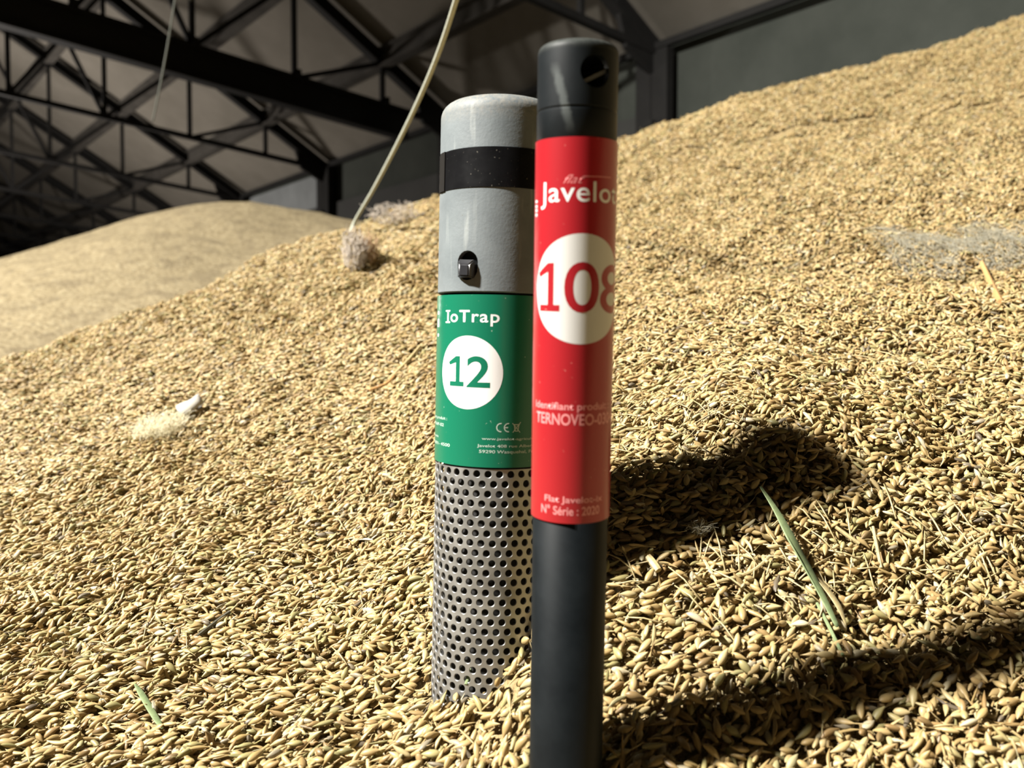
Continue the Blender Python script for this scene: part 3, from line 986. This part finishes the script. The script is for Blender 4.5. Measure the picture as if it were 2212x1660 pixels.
binm = merge(seg2(bx - 5 * u, bz + 6 * u, bx - 3 * u, bz - 7 * u, 2 * u), seg2(bx + 5 * u, bz + 6 * u, bx + 3 * u, bz - 7 * u, 2 * u), seg2(bx - 7 * u, bz + 6 * u, bx + 7 * u, bz + 6 * u, 2 * u),
             seg2(bx - 3 * u, bz - 7 * u, bx + 3 * u, bz - 7 * u, 2 * u), seg2(bx - 8 * u, bz - 10 * u, bx + 9 * u, bz + 11 * u, 1.6 * u), seg2(bx + 8 * u, bz - 10 * u, bx - 9 * u, bz + 9 * u, 1.6 * u))
wrapped('bin_mark', binm, RL, M_WHITE_GREEN, glab)
def line(parent, body, x0, x1, y0, y1, R, mat, arcf, zf, bold=.00006, name='small_print'):
    return wrapped(name, fit(text_bm(body, .006, bold=bold), x0, x1, zf(y1), zf(y0)), R, mat, parent)
ax_ = lambda px: arcG(px, 960)
line(glab, 'www.javelot-agriculture.com', ax_(1042), ax_(1042) + .036, 946, 953, RL, M_WHITE_GREEN, arcG, ZG)
line(glab, 'Javelot 408 rue Albert Einstein', ax_(1033), ax_(1033) + .039, 961, 969, RL, M_WHITE_GREEN, arcG, ZG)
line(glab, '59290 Wasquehal, France', ax_(1037), ax_(1037) + .033, 973, 982, RL, M_WHITE_GREEN, arcG, ZG)
line(glab, 'Identifiant produit :', ax_(969) - .024, ax_(969), 908, 917, RL, M_WHITE_GREEN, arcG, ZG)
line(glab, 'TRAP-02', ax_(962) - .014, ax_(962), 923, 930, RL, M_WHITE_GREEN, arcG, ZG)
line(glab, 'N. de s\u00e9rie', ax_(950) - .012, ax_(950), 951, 957, RL, M_WHITE_GREEN, arcG, ZG)
line(glab, '20001- 4500', ax_(976) - .02, ax_(976), 966, 973, RL, M_WHITE_GREEN, arcG, ZG)
# perforated sleeve
def perforated(R, z0, ncol, rows, hr, tk):
    pa = 2 * math.pi / ncol
    ph = pa * R * .866
    V, Fc, idx = [], [], {}
    def vert(th, z, r):
        k = (round(th / pa * 16) % (16 * ncol), round(z / ph * 64), round(r * 1e6))
        if k not in idx:
            idx[k] = len(V); V.append((r * math.sin(th), -r * math.cos(th), z))
        return idx[k]
    nb = 16
    rect = []
    for i in range(nb):      # boundary: 4 per side
        q, s = divmod(i, 4); f = s / 4
        if q == 0: rect.append((.5, -.5 + f))
        elif q == 1: rect.append((.5 - f, .5))
        elif q == 2: rect.append((-.5, .5 - f))
        else: rect.append((-.5 + f, -.5))
    for r in range(rows):
        zc = z0 + (r + .5) * ph
        for c in range(ncol):
            tc = (c + (.5 if r % 2 else 0)) * pa
            outer, rim, hole, inn, back = [], [], [], [], []
            for i in range(nb):
                bxx, byy = rect[i]
                outer.append(vert(tc + bxx * pa, zc + byy * ph, R))
                a = math.atan2(byy, bxx)
                for acc, rad, rr in ((rim, hr * 1.09, R), (hole, hr, R - tk * .18), (inn, hr, R - tk)):
                    th = tc + rad * math.cos(a) / R
                    acc.append(len(V)); V.append((rr * math.sin(th), -rr * math.cos(th), zc + rad * math.sin(a)))
            for A_, B_ in ((outer, rim), (rim, hole), (hole, inn)):
                for i in range(nb):
                    Fc.append((A_[i], A_[(i + 1) % nb], B_[(i + 1) % nb], B_[i]))
    return V, Fc, ph
ph_ = 2 * math.pi / 34 * RG * .866
rows = int((zl0 + .035) / ph_) + 1
V, Fc, _ = perforated(RG - .0003, zl0 - rows * ph_ + .0006, 34, rows, .00172, .0009)
slv = mesh_obj('perforated_sleeve', V, Fc, m_steel(), trap, smooth=True); sharp(slv, 30)
slv['label'] = 'perforated stainless steel sleeve'

# ------------------------------------------------------------------ red probe
probe = empty('temperature_probe', rb)
probe.rotation_euler = rm.to_euler()
tag(probe, 'slim black tube with red label numbered 108, standing in front of the grey tube', 'probe')
RC, RT = RR - .00045, RR - .0007
zc0 = ZR(292); zgv = ZR(226); zq0, zq1 = ZR(1133), ZR(294)
cr = .0032
prof = [(RC - .0003, zc0 - .002), (RC, zc0 - .0015), (RC, zgv - .0009), (RC - .00035, zgv - .0006), (RC - .00035, zgv), (RC, zgv + .0003), (RC, TOP_R - cr)]
for i in range(1, 8):
    a = math.pi / 2 * i / 7
    prof.append((RC - cr + cr * math.cos(a), TOP_R - cr + cr * math.sin(a)))
prof += [(.0005, TOP_R + .0002)]
V, Fc = lathe(prof + [(.0005, TOP_R - .003), (RC - .0028, TOP_R - .0045), (RC - .0028, zc0 - .002), (RC - .0003, zc0 - .002)], 96)
cap = mesh_obj('cap', V, Fc, m_black_plastic(True), probe, smooth=True)
def hole_cutter(th, zc, rad):
    bm = bmesh.new()
    n = 28; c, s = math.cos(th), math.sin(th)
    A, B = [], []
    for k in range(n):
        a = 2 * math.pi * k / n
        x, z = rad * math.cos(a), rad * math.sin(a)
        for R, acc in ((-.03, A), (.03, B)):
            acc.append(bm.verts.new((R * s + x * c, -R * c + x * s, zc + z)))
    for k in range(n): bm.faces.new((A[k], A[(k + 1) % n], B[(k + 1) % n], B[k]))
    bm.faces.new(A); bm.faces.new(B[::-1])
    bmesh.ops.recalc_face_normals(bm, faces=bm.faces[:])
    return bm
th_h = math.asin((1285 - 1248) / 85.0)
cut(cap, hole_cutter(th_h, ZR(150), .0058))
sharp(cap, 32)
# slanted grey bar standing in for the glint on the hole's lower edge
bm = bmesh.new()
c_, s_ = math.cos(th_h), math.sin(th_h)
def hp(r, x, z): return Vector((r * s_ + x * c_, -r * c_ + x * s_, z))
zh = ZR(150)
add_beam(bm, hp(RC - .004, -.0056, zh - .0046), hp(RC - .0046, .0056, zh + .0012), .0022, .0014)
bm_obj('hole_glint', bm, plain('glint_grey', (.10, .10, .10), .35), cap)
V, Fc = lathe([(RT - .0035, zc0 - .01), (RT - .0035, zgv + .006), (.0004, zgv + .006)], 64)
mesh_obj('plug', V, Fc, M_BLACKIN, probe, smooth=True)
V, Fc = lathe([(RT, -.12), (RT, zc0), (RT - .001, zc0 + .0002)], 96)
mesh_obj('lower_tube', V, Fc, m_black_plastic(), probe, smooth=True)
V, Fc = lathe([(RT, zq0), (RR, zq0 + .0001), (RR, zq1 - .0001), (RC - .0001, zq1)], 96)
rlab = mesh_obj('printed_label', V, Fc, M_RED, probe, smooth=True); sharp(rlab)
rlab['label'] = 'red wrap-around label'
def arcR(px, py):
    ax = 1250 + (1221 - 1250) * (py - 70) / 1630.0
    hw = 88 + (82 - 88) * (py - 300) / 830.0
    return RR * math.asin(max(-.995, min(.995, (px - ax) / hw)))
RD = RR + .00004
q_ = RR / 86.0
zc = ZR(625); rd = (ZR(505) - ZR(745)) / 2
dcx = arcR(1163, 625) + rd
wrapped('number_disc', disc_bm(dcx, zc, rd), RD, M_WHITE_RED, rlab, .0007)
x1a, x1b = arcR(1168, 625), arcR(1211, 625)
x0a, x0b = arcR(1220, 625), arcR(1291, 625)
b1 = one_bm(x1a, x1b, ZR(674), ZR(568), 14.5 * q_)
b0 = fit(text_bm('0', .02, bold=.00015), x0a, x0b, ZR(676), ZR(566))
b8 = fit(text_bm('8', .02, bold=.00015), x0b + .0005, x0b + .0005 + (x0b - x0a) * 1.02, ZR(678), ZR(570))
wrapped('numeral', merge(b1, b0, b8), RD + .00004, M_RED, rlab, .0007)
j0 = arcR(1172, 425)
jl = (arcR(1314, 425) - j0) * 1.17
wrapped('lettering', fit(text_bm('Javelot', .02, bold=.0001, spacing=1.05), j0, j0 + jl, ZR(450), ZR(391)), RD, M_WHITE, rlab, .0007)
fl = fit(text_bm('flat', .02, shear=.5), arcR(1218, 385), arcR(1262, 385), ZR(396), ZR(377))
jav = seg2(arcR(1258, 380), ZR(381), arcR(1258, 380) + .0125, ZR(379), 2.2 * q_)
wrapped('script_lettering', merge(fl, jav), RD, plain('thin_pink_print', (.50, .14, .14), .4), rlab, .0007)
wrapped('side_lettering', rects_bm([(arcR(1159.6, 440), ZR(a + 6), arcR(1163.5, 440), ZR(a)) for a in (427, 438, 447, 457)]), RD, M_WHITE, rlab)
def rline(body, a, b, y0, y1, bold):
    return wrapped('small_print', fit(text_bm(body, .006, bold=bold), a, b, ZR(y1), ZR(y0)), RD, M_WHITE_FADED, rlab, .0007)
ar = lambda px: arcR(px, 900)
rline('Identifiant produit :', ar(1161), ar(1161) + .034, 871, 892, .0001)
rline('TERNOVEO-0304', ar(1163), ar(1163) + .036, 895, 920, .0001)
rline('Flat Javelot-ix', arcR(1180, 1083), arcR(1296, 1083), 1074, 1092, .0001)
rline('N\u00b0 S\u00e9rie : 2020', arcR(1173, 1105), arcR(1290, 1105), 1095, 1115, .0001)

# ------------------------------------------------------------------ cords
M_CORD = plain('pale_twine', (.30, .31, .25), .8, nscale=300, namt=.2)
def catmull(pts, n=8):
    pts = [Vector(p) for p in pts]; out = []
    P_ = [pts[0]] + pts + [pts[-1]]
    for i in range(1, len(P_) - 2):
        for k in range(n):
            t = k / n; a, b, c, d = P_[i - 1:i + 3]
            out.append(.5 * ((2 * b) + (c - a) * t + (2 * a - 5 * b + 4 * c - d) * t * t + (3 * b - a - 3 * c + d) * t ** 3))
    out.append(pts[-1]); return out
g0 = ground_at(752, 512)
cpts = [g0 - Vector((0, 0, .01)), at(765, 482, 1.75), at(812, 400, 1.60), at(880, 268, 1.36), at(938, 138, 1.16), at(985, 0, 1.0), at(1012, -110, .90), at(1030, -260, .84)]
top = cpts[-1] + Vector((.02, -.05, .9)); cpts += [top, Vector((top.x - .15, top.y + .35, roof_z((top.x - .15 - P0.x) * nI.x + (top.y + .35 - P0.y) * nI.y)))]
cc = catmull(cpts)
V, Fc = tube_data(cc, [.0034] * len(cc), 8)
tag(mesh_obj('cord', V, Fc, M_CORD, None, True), 'pale twine hanging in a curve to the grain, left of the grey tube', 'cord')
cc = catmull([at(330, 262, 3.0), at(342, 205, 2.98), at(360, 110, 2.95), at(378, 0, 2.9), at(392, -100, 2.88), at(410, -300, 2.9), Vector((-1.2, 3.0, roof_z((-1.2 - P0.x) * nI.x + (3.0 - P0.y) * nI.y)))])
V, Fc = tube_data(cc, [.003] * len(cc), 6)
tag(mesh_obj('cord', V, Fc, plain('dim_twine', (.05, .053, .043), .85), None, True), 'faint thin cord hanging in front of the roof trusses at upper left', 'cord')

# ------------------------------------------------------------------ straws, blades, fluff
def straw_col(name, c): return plain(name, c, .5, nscale=400, namt=.2)
M_STRAW = straw_col('straw_pale', (.36, .285, .14)); M_STRAWB = straw_col('straw_orange', (.44, .25, .10))
M_GRASS = straw_col('straw_green', (.15, .19, .088)); M_DARKST = straw_col('straw_dark', (.07, .065, .045))
def on_heap(px, py, lift=.0018):
    p = ground_at(px, py); n = Vector((float(height(p.x - .004, p.y) - height(p.x + .004, p.y)) / .008, float(height(p.x, p.y - .004) - height(p.x, p.y + .004)) / .008, 1)).normalized()
    return Vector((p.x, p.y, float(height(p.x, p.y)))) + n * lift
def stalk(name, pix, rad, mat, label, cat, lift=.002, sag=None, group=None, n=7):
    ps = [on_heap(x, y, lift) for x, y in pix]
    if sag:
        for i, s in enumerate(sag): ps[i] = ps[i] + Vector((0, 0, s))
    cc = catmull(ps, 5) if len(ps) > 2 else [ps[0].lerp(ps[1], k / 4) for k in range(5)]
    m = len(cc) - 1
    rr = [rad * (.75 + .25 * math.sin(math.pi * (.15 + .7 * i / m))) for i in range(len(cc))]
    V, Fc = tube_data(cc, rr, n)
    o = mesh_obj(name, V, Fc, mat, None, True); sharp(o, 50)
    return tag(o, label, cat, group)
def blade(name, pix, widths, mat, label, cat, lift=.004, heights=None):
    """a folded leaf blade: V-section ribbon with thickness"""
    ps = [on_heap(x, y, lift) for x, y in pix]
    if heights:
        for i, s in enumerate(heights): ps[i] = ps[i] + Vector((0, 0, s))
    cc = catmull(ps, 5); m = len(cc) - 1
    V, Fc = [], []
    for i, p in enumerate(cc):
        f = i / m * (len(widths) - 1); k = min(int(f), len(widths) - 2); w = widths[k] + (widths[k + 1] - widths[k]) * (f - k)
        d = (cc[min(i + 1, m)] - cc[max(i - 1, 0)]).normalized()
        sd = d.cross(Vector((0, 0, 1))).normalized(); up = sd.cross(d).normalized()
        for a, b in ((-1, .25), (0, -.12), (1, .25), (1, .12), (0, -.28), (-1, .12)):
            V.append(p + sd * a * w / 2 + up * b * w)
    for i in range(m):
        for k in range(6):
            Fc.append((i * 6 + k, i * 6 + (k + 1) % 6, (i + 1) * 6 + (k + 1) % 6, (i + 1) * 6 + k))
    Fc.append((5, 4, 3, 2, 1, 0)); Fc.append(tuple(m * 6 + k for k in range(6)))
    return tag(mesh_obj(name, V, Fc, mat, None, True), label, cat, kind='thing')

blade('dry_grass', [(1636, 1118), (1668, 1165), (1702, 1222), (1732, 1268), (1768, 1318), (1800, 1375)], [.0012, .0034, .0052, .0048, .0034, .0022], M_GRASS,
      'long pale green grass blade slanting down the heap right of the red label', 'grass', .005, [.012, .011, .009, .006, .003, 0])
blade('dry_grass', [(1738, 1262), (1770, 1300), (1800, 1340), (1818, 1372)], [.001, .0032, .0030, .0006], M_STRAW,
      'dry split straw leaf lying along the lower end of the long green blade', 'straw', .005, [.004, .004, .003, 0])
stalk('grass_sprig', [(1762, 1310), (1792, 1370), (1820, 1425)], .0009, M_GRASS, 'thin dark green stalk continuing below the long green blade', 'grass')
blade('dry_grass', [(294, 1488), (308, 1512), (324, 1542), (342, 1570), (352, 1588)], [.0008, .0032, .0034, .0030, .0012], M_GRASS,
      'short green blade lying on the grain at the bottom left', 'grass', .003)
stalk('dark_stalk', [(425, 1385), (470, 1350), (497, 1328)], .0013, M_DARKST, 'dark blackish stalk lying on the grain left of the perforated steel', 'stalk')
stalk('straw', [(428, 1375), (480, 1346), (530, 1300)], .0008, M_STRAW, 'thin pale straw lying beside the dark blackish stalk', 'straw')
stalk('twig', [(2118, 575), (2140, 618), (2160, 660)], .0028, M_STRAWB, 'orange-brown thick stem piece lying below the grey fluff at far right', 'twig', .003)
stalk('grass_sprig', [(1014, 1488), (1030, 1446), (1046, 1420), (1058, 1398)], .0011, M_GRASS, 'green stem standing against the foot of the perforated steel', 'grass', .003, [0, .004, .01, .014])
stalk('straw', [(942, 1436), (985, 1443), (1024, 1452)], .0006, M_STRAWB, 'thin orange straw lying across the foot of the perforated steel', 'straw', .004, [.006, .010, .004])
stalk('straw', [(1398, 1212), (1410, 1228), (1421, 1242)], .0021, M_STRAW, 'short thick cream straw stub right of the black tube', 'straw', .003)
stalk('straw', [(1510, 1205), (1534, 1240), (1552, 1274)], .0009, M_STRAW, 'thin pale straw slanting down just left of the long green blade', 'straw')
stalk('straw', [(840, 830), (880, 790), (908, 755)], .0019, M_STRAW, 'long split straw stem pointing up towards the green label', 'straw', .003)
stalk('straw', [(800, 852), (840, 832), (872, 792)], .0013, M_STRAWB, 'second straw stem lying below the long split straw near the green label', 'straw', .003)
stalk('straw', [(2040, 1222), (2085, 1195), (2132, 1166)], .0008, M_STRAW, 'straight white straw at the right edge above the dark shadow', 'straw', .004)
stalk('straw', [(1545, 1270), (1620, 1245), (1660, 1210)], .0009, M_STRAW, 'pale straw lying left of the middle of the green blade', 'straw', .003)
stalk('straw', [(1880, 1172), (1888, 1200), (1898, 1240)], .0009, M_STRAW, 'thin upright straw in the straw litter right of the green blade', 'straw', .003, [.006, .003, 0])
stalk('straw', [(1800, 1150), (1830, 1170), (1850, 1188)], .0011, M_STRAW, 'short pale straw lying above the straw litter right of the green blade', 'straw', .003)
stalk('straw', [(66, 1275), (76, 1295), (84, 1312)], .0011, M_STRAW, 'pale short straw at the left edge of the grain', 'straw', .003)

# small loose straws: fields of litter (individual, alike)
def litter(n, box, rad, lmin, lmax, seed, where):
    r = random.Random(seed)
    for i in range(n):
        x = r.uniform(box[0], box[2]); y = r.uniform(box[1], box[3])
        p = on_heap(x, y, .003)
        a = r.uniform(0, math.pi); l = r.uniform(lmin, lmax)
        q = p + Vector((math.cos(a), math.sin(a), 0)) * l
        q.z = float(height(q.x, q.y)) + .002 + r.uniform(0, .0018)
        mid = p.lerp(q, .5) + Vector((0, 0, r.uniform(.0005, .002)))
        V, Fc = tube_data([p, mid, q], [rad * .75, rad * r.uniform(.6, .9), rad * .5], 5)
        o = mesh_obj('straw_fragment', V, Fc, M_STRAW, None, True)
        tag(o, 'tiny pale straw fragment ' + where, 'straw', 'straw fragments ' + where)
litter(60, (1350, 860, 1620, 1010), .00045, .008, .024, 1, 'in the litter along the upper edge of the tube shadow')
litter(52, (1500, 1130, 2180, 1320), .0006, .010, .026, 2, 'in the litter around the long green blade')
litter(45, (1340, 560, 2190, 820), .0006, .010, .028, 3, 'on the upper right slope under the grey fluff')
litter(60, (60, 820, 900, 1450), .0005, .008, .020, 4, 'on the open slope left of the grey tube')
litter(25, (1320, 1180, 1900, 1420), .00055, .008, .020, 5, 'between the two tube shadows right of the black tube')

# fluff and feathers: many fine fibres
LOBES = [(0, 0), (-.55, .15), (.5, .2), (-.15, .45), (.75, -.1), (-.8, -.2), (.2, -.3)]
def fluff(name, centre, size, nf, mat, label, cat, flat=.5, seed=0, rad=.00028, along=None, root='scatter', lobes=1, lie=False):
    r = random.Random(seed); V, Fc = [], []
    for i in range(nf):
        def rp(k=1.0):
            while True:
                v = Vector((r.uniform(-1, 1), r.uniform(-1, 1), r.uniform(-1, 1)))
                if v.length < 1: break
            return Vector((v.x * size[0], v.y * size[1], (v.z * .5 + .4) * size[2])) * k
        if root == 'core':
            a = rp(.35); b = a + rp(.8) * r.uniform(.5, 1.0); m = a.lerp(b, .5) + rp(.25)
        else:
            a = rp(); b = a + rp(.55); m = a.lerp(b, .5) + rp(.25)
        if lobes > 1:
            k_ = r.randrange(lobes); sh = LOBES[k_ % len(LOBES)]; w_ = .25 + .5 * ((k_ * 37) % 10) / 10
            o_ = Vector((sh[0] * size[0], sh[1] * size[1], 0))
            a, m, b = a * w_ + o_, m * w_ + o_, b * w_ + o_
        cc = catmull([a, m, b], 3)
        tv, tf = tube_data(cc, [rad * (1 - .6 * k / len(cc)) for k in range(len(cc))], 3, False)
        o = len(V); V += tv; Fc += [tuple(j + o for j in f) for f in tf]
    if along is not None:
        rot = Vector((1, 0, 0)).rotation_difference(along).to_matrix()
        V = [rot @ v for v in V]
    if lie:
        xs = np.array([v.x for v in V]) + centre.x; ys = np.array([v.y for v in V]) + centre.y
        hh = height(xs, ys) - float(height(centre.x, centre.y))
        V = [Vector((v.x, v.y, v.z + h_)) for v, h_ in zip(V, hh)]
    ob = mesh_obj(name, V, Fc, mat, None, True)
    ob.location = centre
    return tag(ob, label, cat)
def m_fluff(name, c):
    t = NT(name); t.set(Base_Color=c, Roughness=.8, Specular_IOR_Level=.1)
    tr = t.new('ShaderNodeBsdfTranslucent'); tr.inputs['Color'].default_value = (*c, 1)
    mx = t.new('ShaderNodeMixShader'); mx.inputs[0].default_value = .5
    t.l(t.b.outputs[0], mx.inputs[1]); t.l(tr.outputs[0], mx.inputs[2])
    t.l(mx.outputs[0], t.n['Material Output'].inputs['Surface'])
    return t.m
M_FL_BROWN, M_FL_PINK, M_FL_GREY, M_FL_WHITE = m_fluff('brown_down', (.55, .40, .26)), m_fluff('pinkish_down', (.60, .54, .47)), m_fluff('grey_web', (.50, .47, .37)), m_fluff('white_down', (.62, .59, .53))
def upslope(px, py, px2, py2): return (on_heap(px2, py2) - on_heap(px, py)).normalized()
c = on_heap(768, 590, .004)
tuft = fluff('down_tuft', c, (.021, .02, .058), 230, M_FL_PINK, 'pale fluffy tuft with a brown core at the foot of the hanging twine', 'fluff', seed=3, rad=.0007)
c = on_heap(800, 578, .004)
core_f = fluff('brown_core', c - tuft.location, (.015, .015, .042), 130, M_FL_BROWN, None, None, seed=13, rad=.0007)
core_f.parent = tuft
c = on_heap(850, 492, .002)
fluff('down_tuft', c, (.055, .03, .045), 170, M_FL_PINK, 'pinkish white fluff tuft on the ridge just left of the grey tube', 'fluff', seed=4, rad=.0007)
c = on_heap(2085, 535, .002)
fluff('dust_web', c, (.080, .12, .020), 1300, M_FL_GREY, 'grey dusty web of fluff on the heap at the far right', 'fluff', seed=5, rad=.00030, lobes=7, lie=True)
c = on_heap(1510, 1165, .001)
fluff('down_tuft', c, (.012, .010, .012), 170, M_FL_GREY, 'small grey fluff tuft at the edge of the tube shadow', 'fluff', seed=6, rad=.0002, root='core')
c = on_heap(352, 945, .001)
al = upslope(320, 962, 400, 918)
fluff('feather', c, (.036, .024, .022), 460, m_fluff('cream_down', (.84, .80, .64)), 'translucent cream fluffy feather on the left slope', 'feather', seed=7, rad=.0003, along=al)
# a white quill-like feather: shaft and vane
pa_, pb_ = on_heap(392, 906, .004), on_heap(448, 884, .009)
f_root = empty('feather', pa_)
tag(f_root, 'small glossy white feather tip just above the cream fluffy feather', 'feather')
dv = pb_ - pa_
V, Fc = tube_data([dv * k / 5 + Vector((0, 0, .002 * math.sin(math.pi * k / 5))) for k in range(6)], [.0008, .0008, .0007, .0006, .0004, .0002], 6)
mesh_obj('shaft', V, Fc, M_FL_WHITE, f_root, True)
V, Fc = [], []
sdv = dv.cross(Vector((0, 0, 1))).normalized(); upv = sdv.cross(dv.normalized())
nn = 9
for i in range(nn):
    u = i / (nn - 1); w = .014 * math.sin(math.pi * min(1, u * .82 + .16)) ** .7
    for k in range(7):
        a = -1 + k / 3
        V.append(dv * u + sdv * a * w + upv * (.012 * (1 - a * a) - .002 + .0007 * math.sin(k * 2.1 + i)))
for i in range(nn - 1):
    for k in range(6): Fc.append((i * 7 + k, i * 7 + k + 1, (i + 1) * 7 + k + 1, (i + 1) * 7 + k))
vn = mesh_obj('vane', V, Fc, M_FL_WHITE, f_root, True)
sd_ = vn.modifiers.new('thick', 'SOLIDIFY'); sd_.thickness = .0004
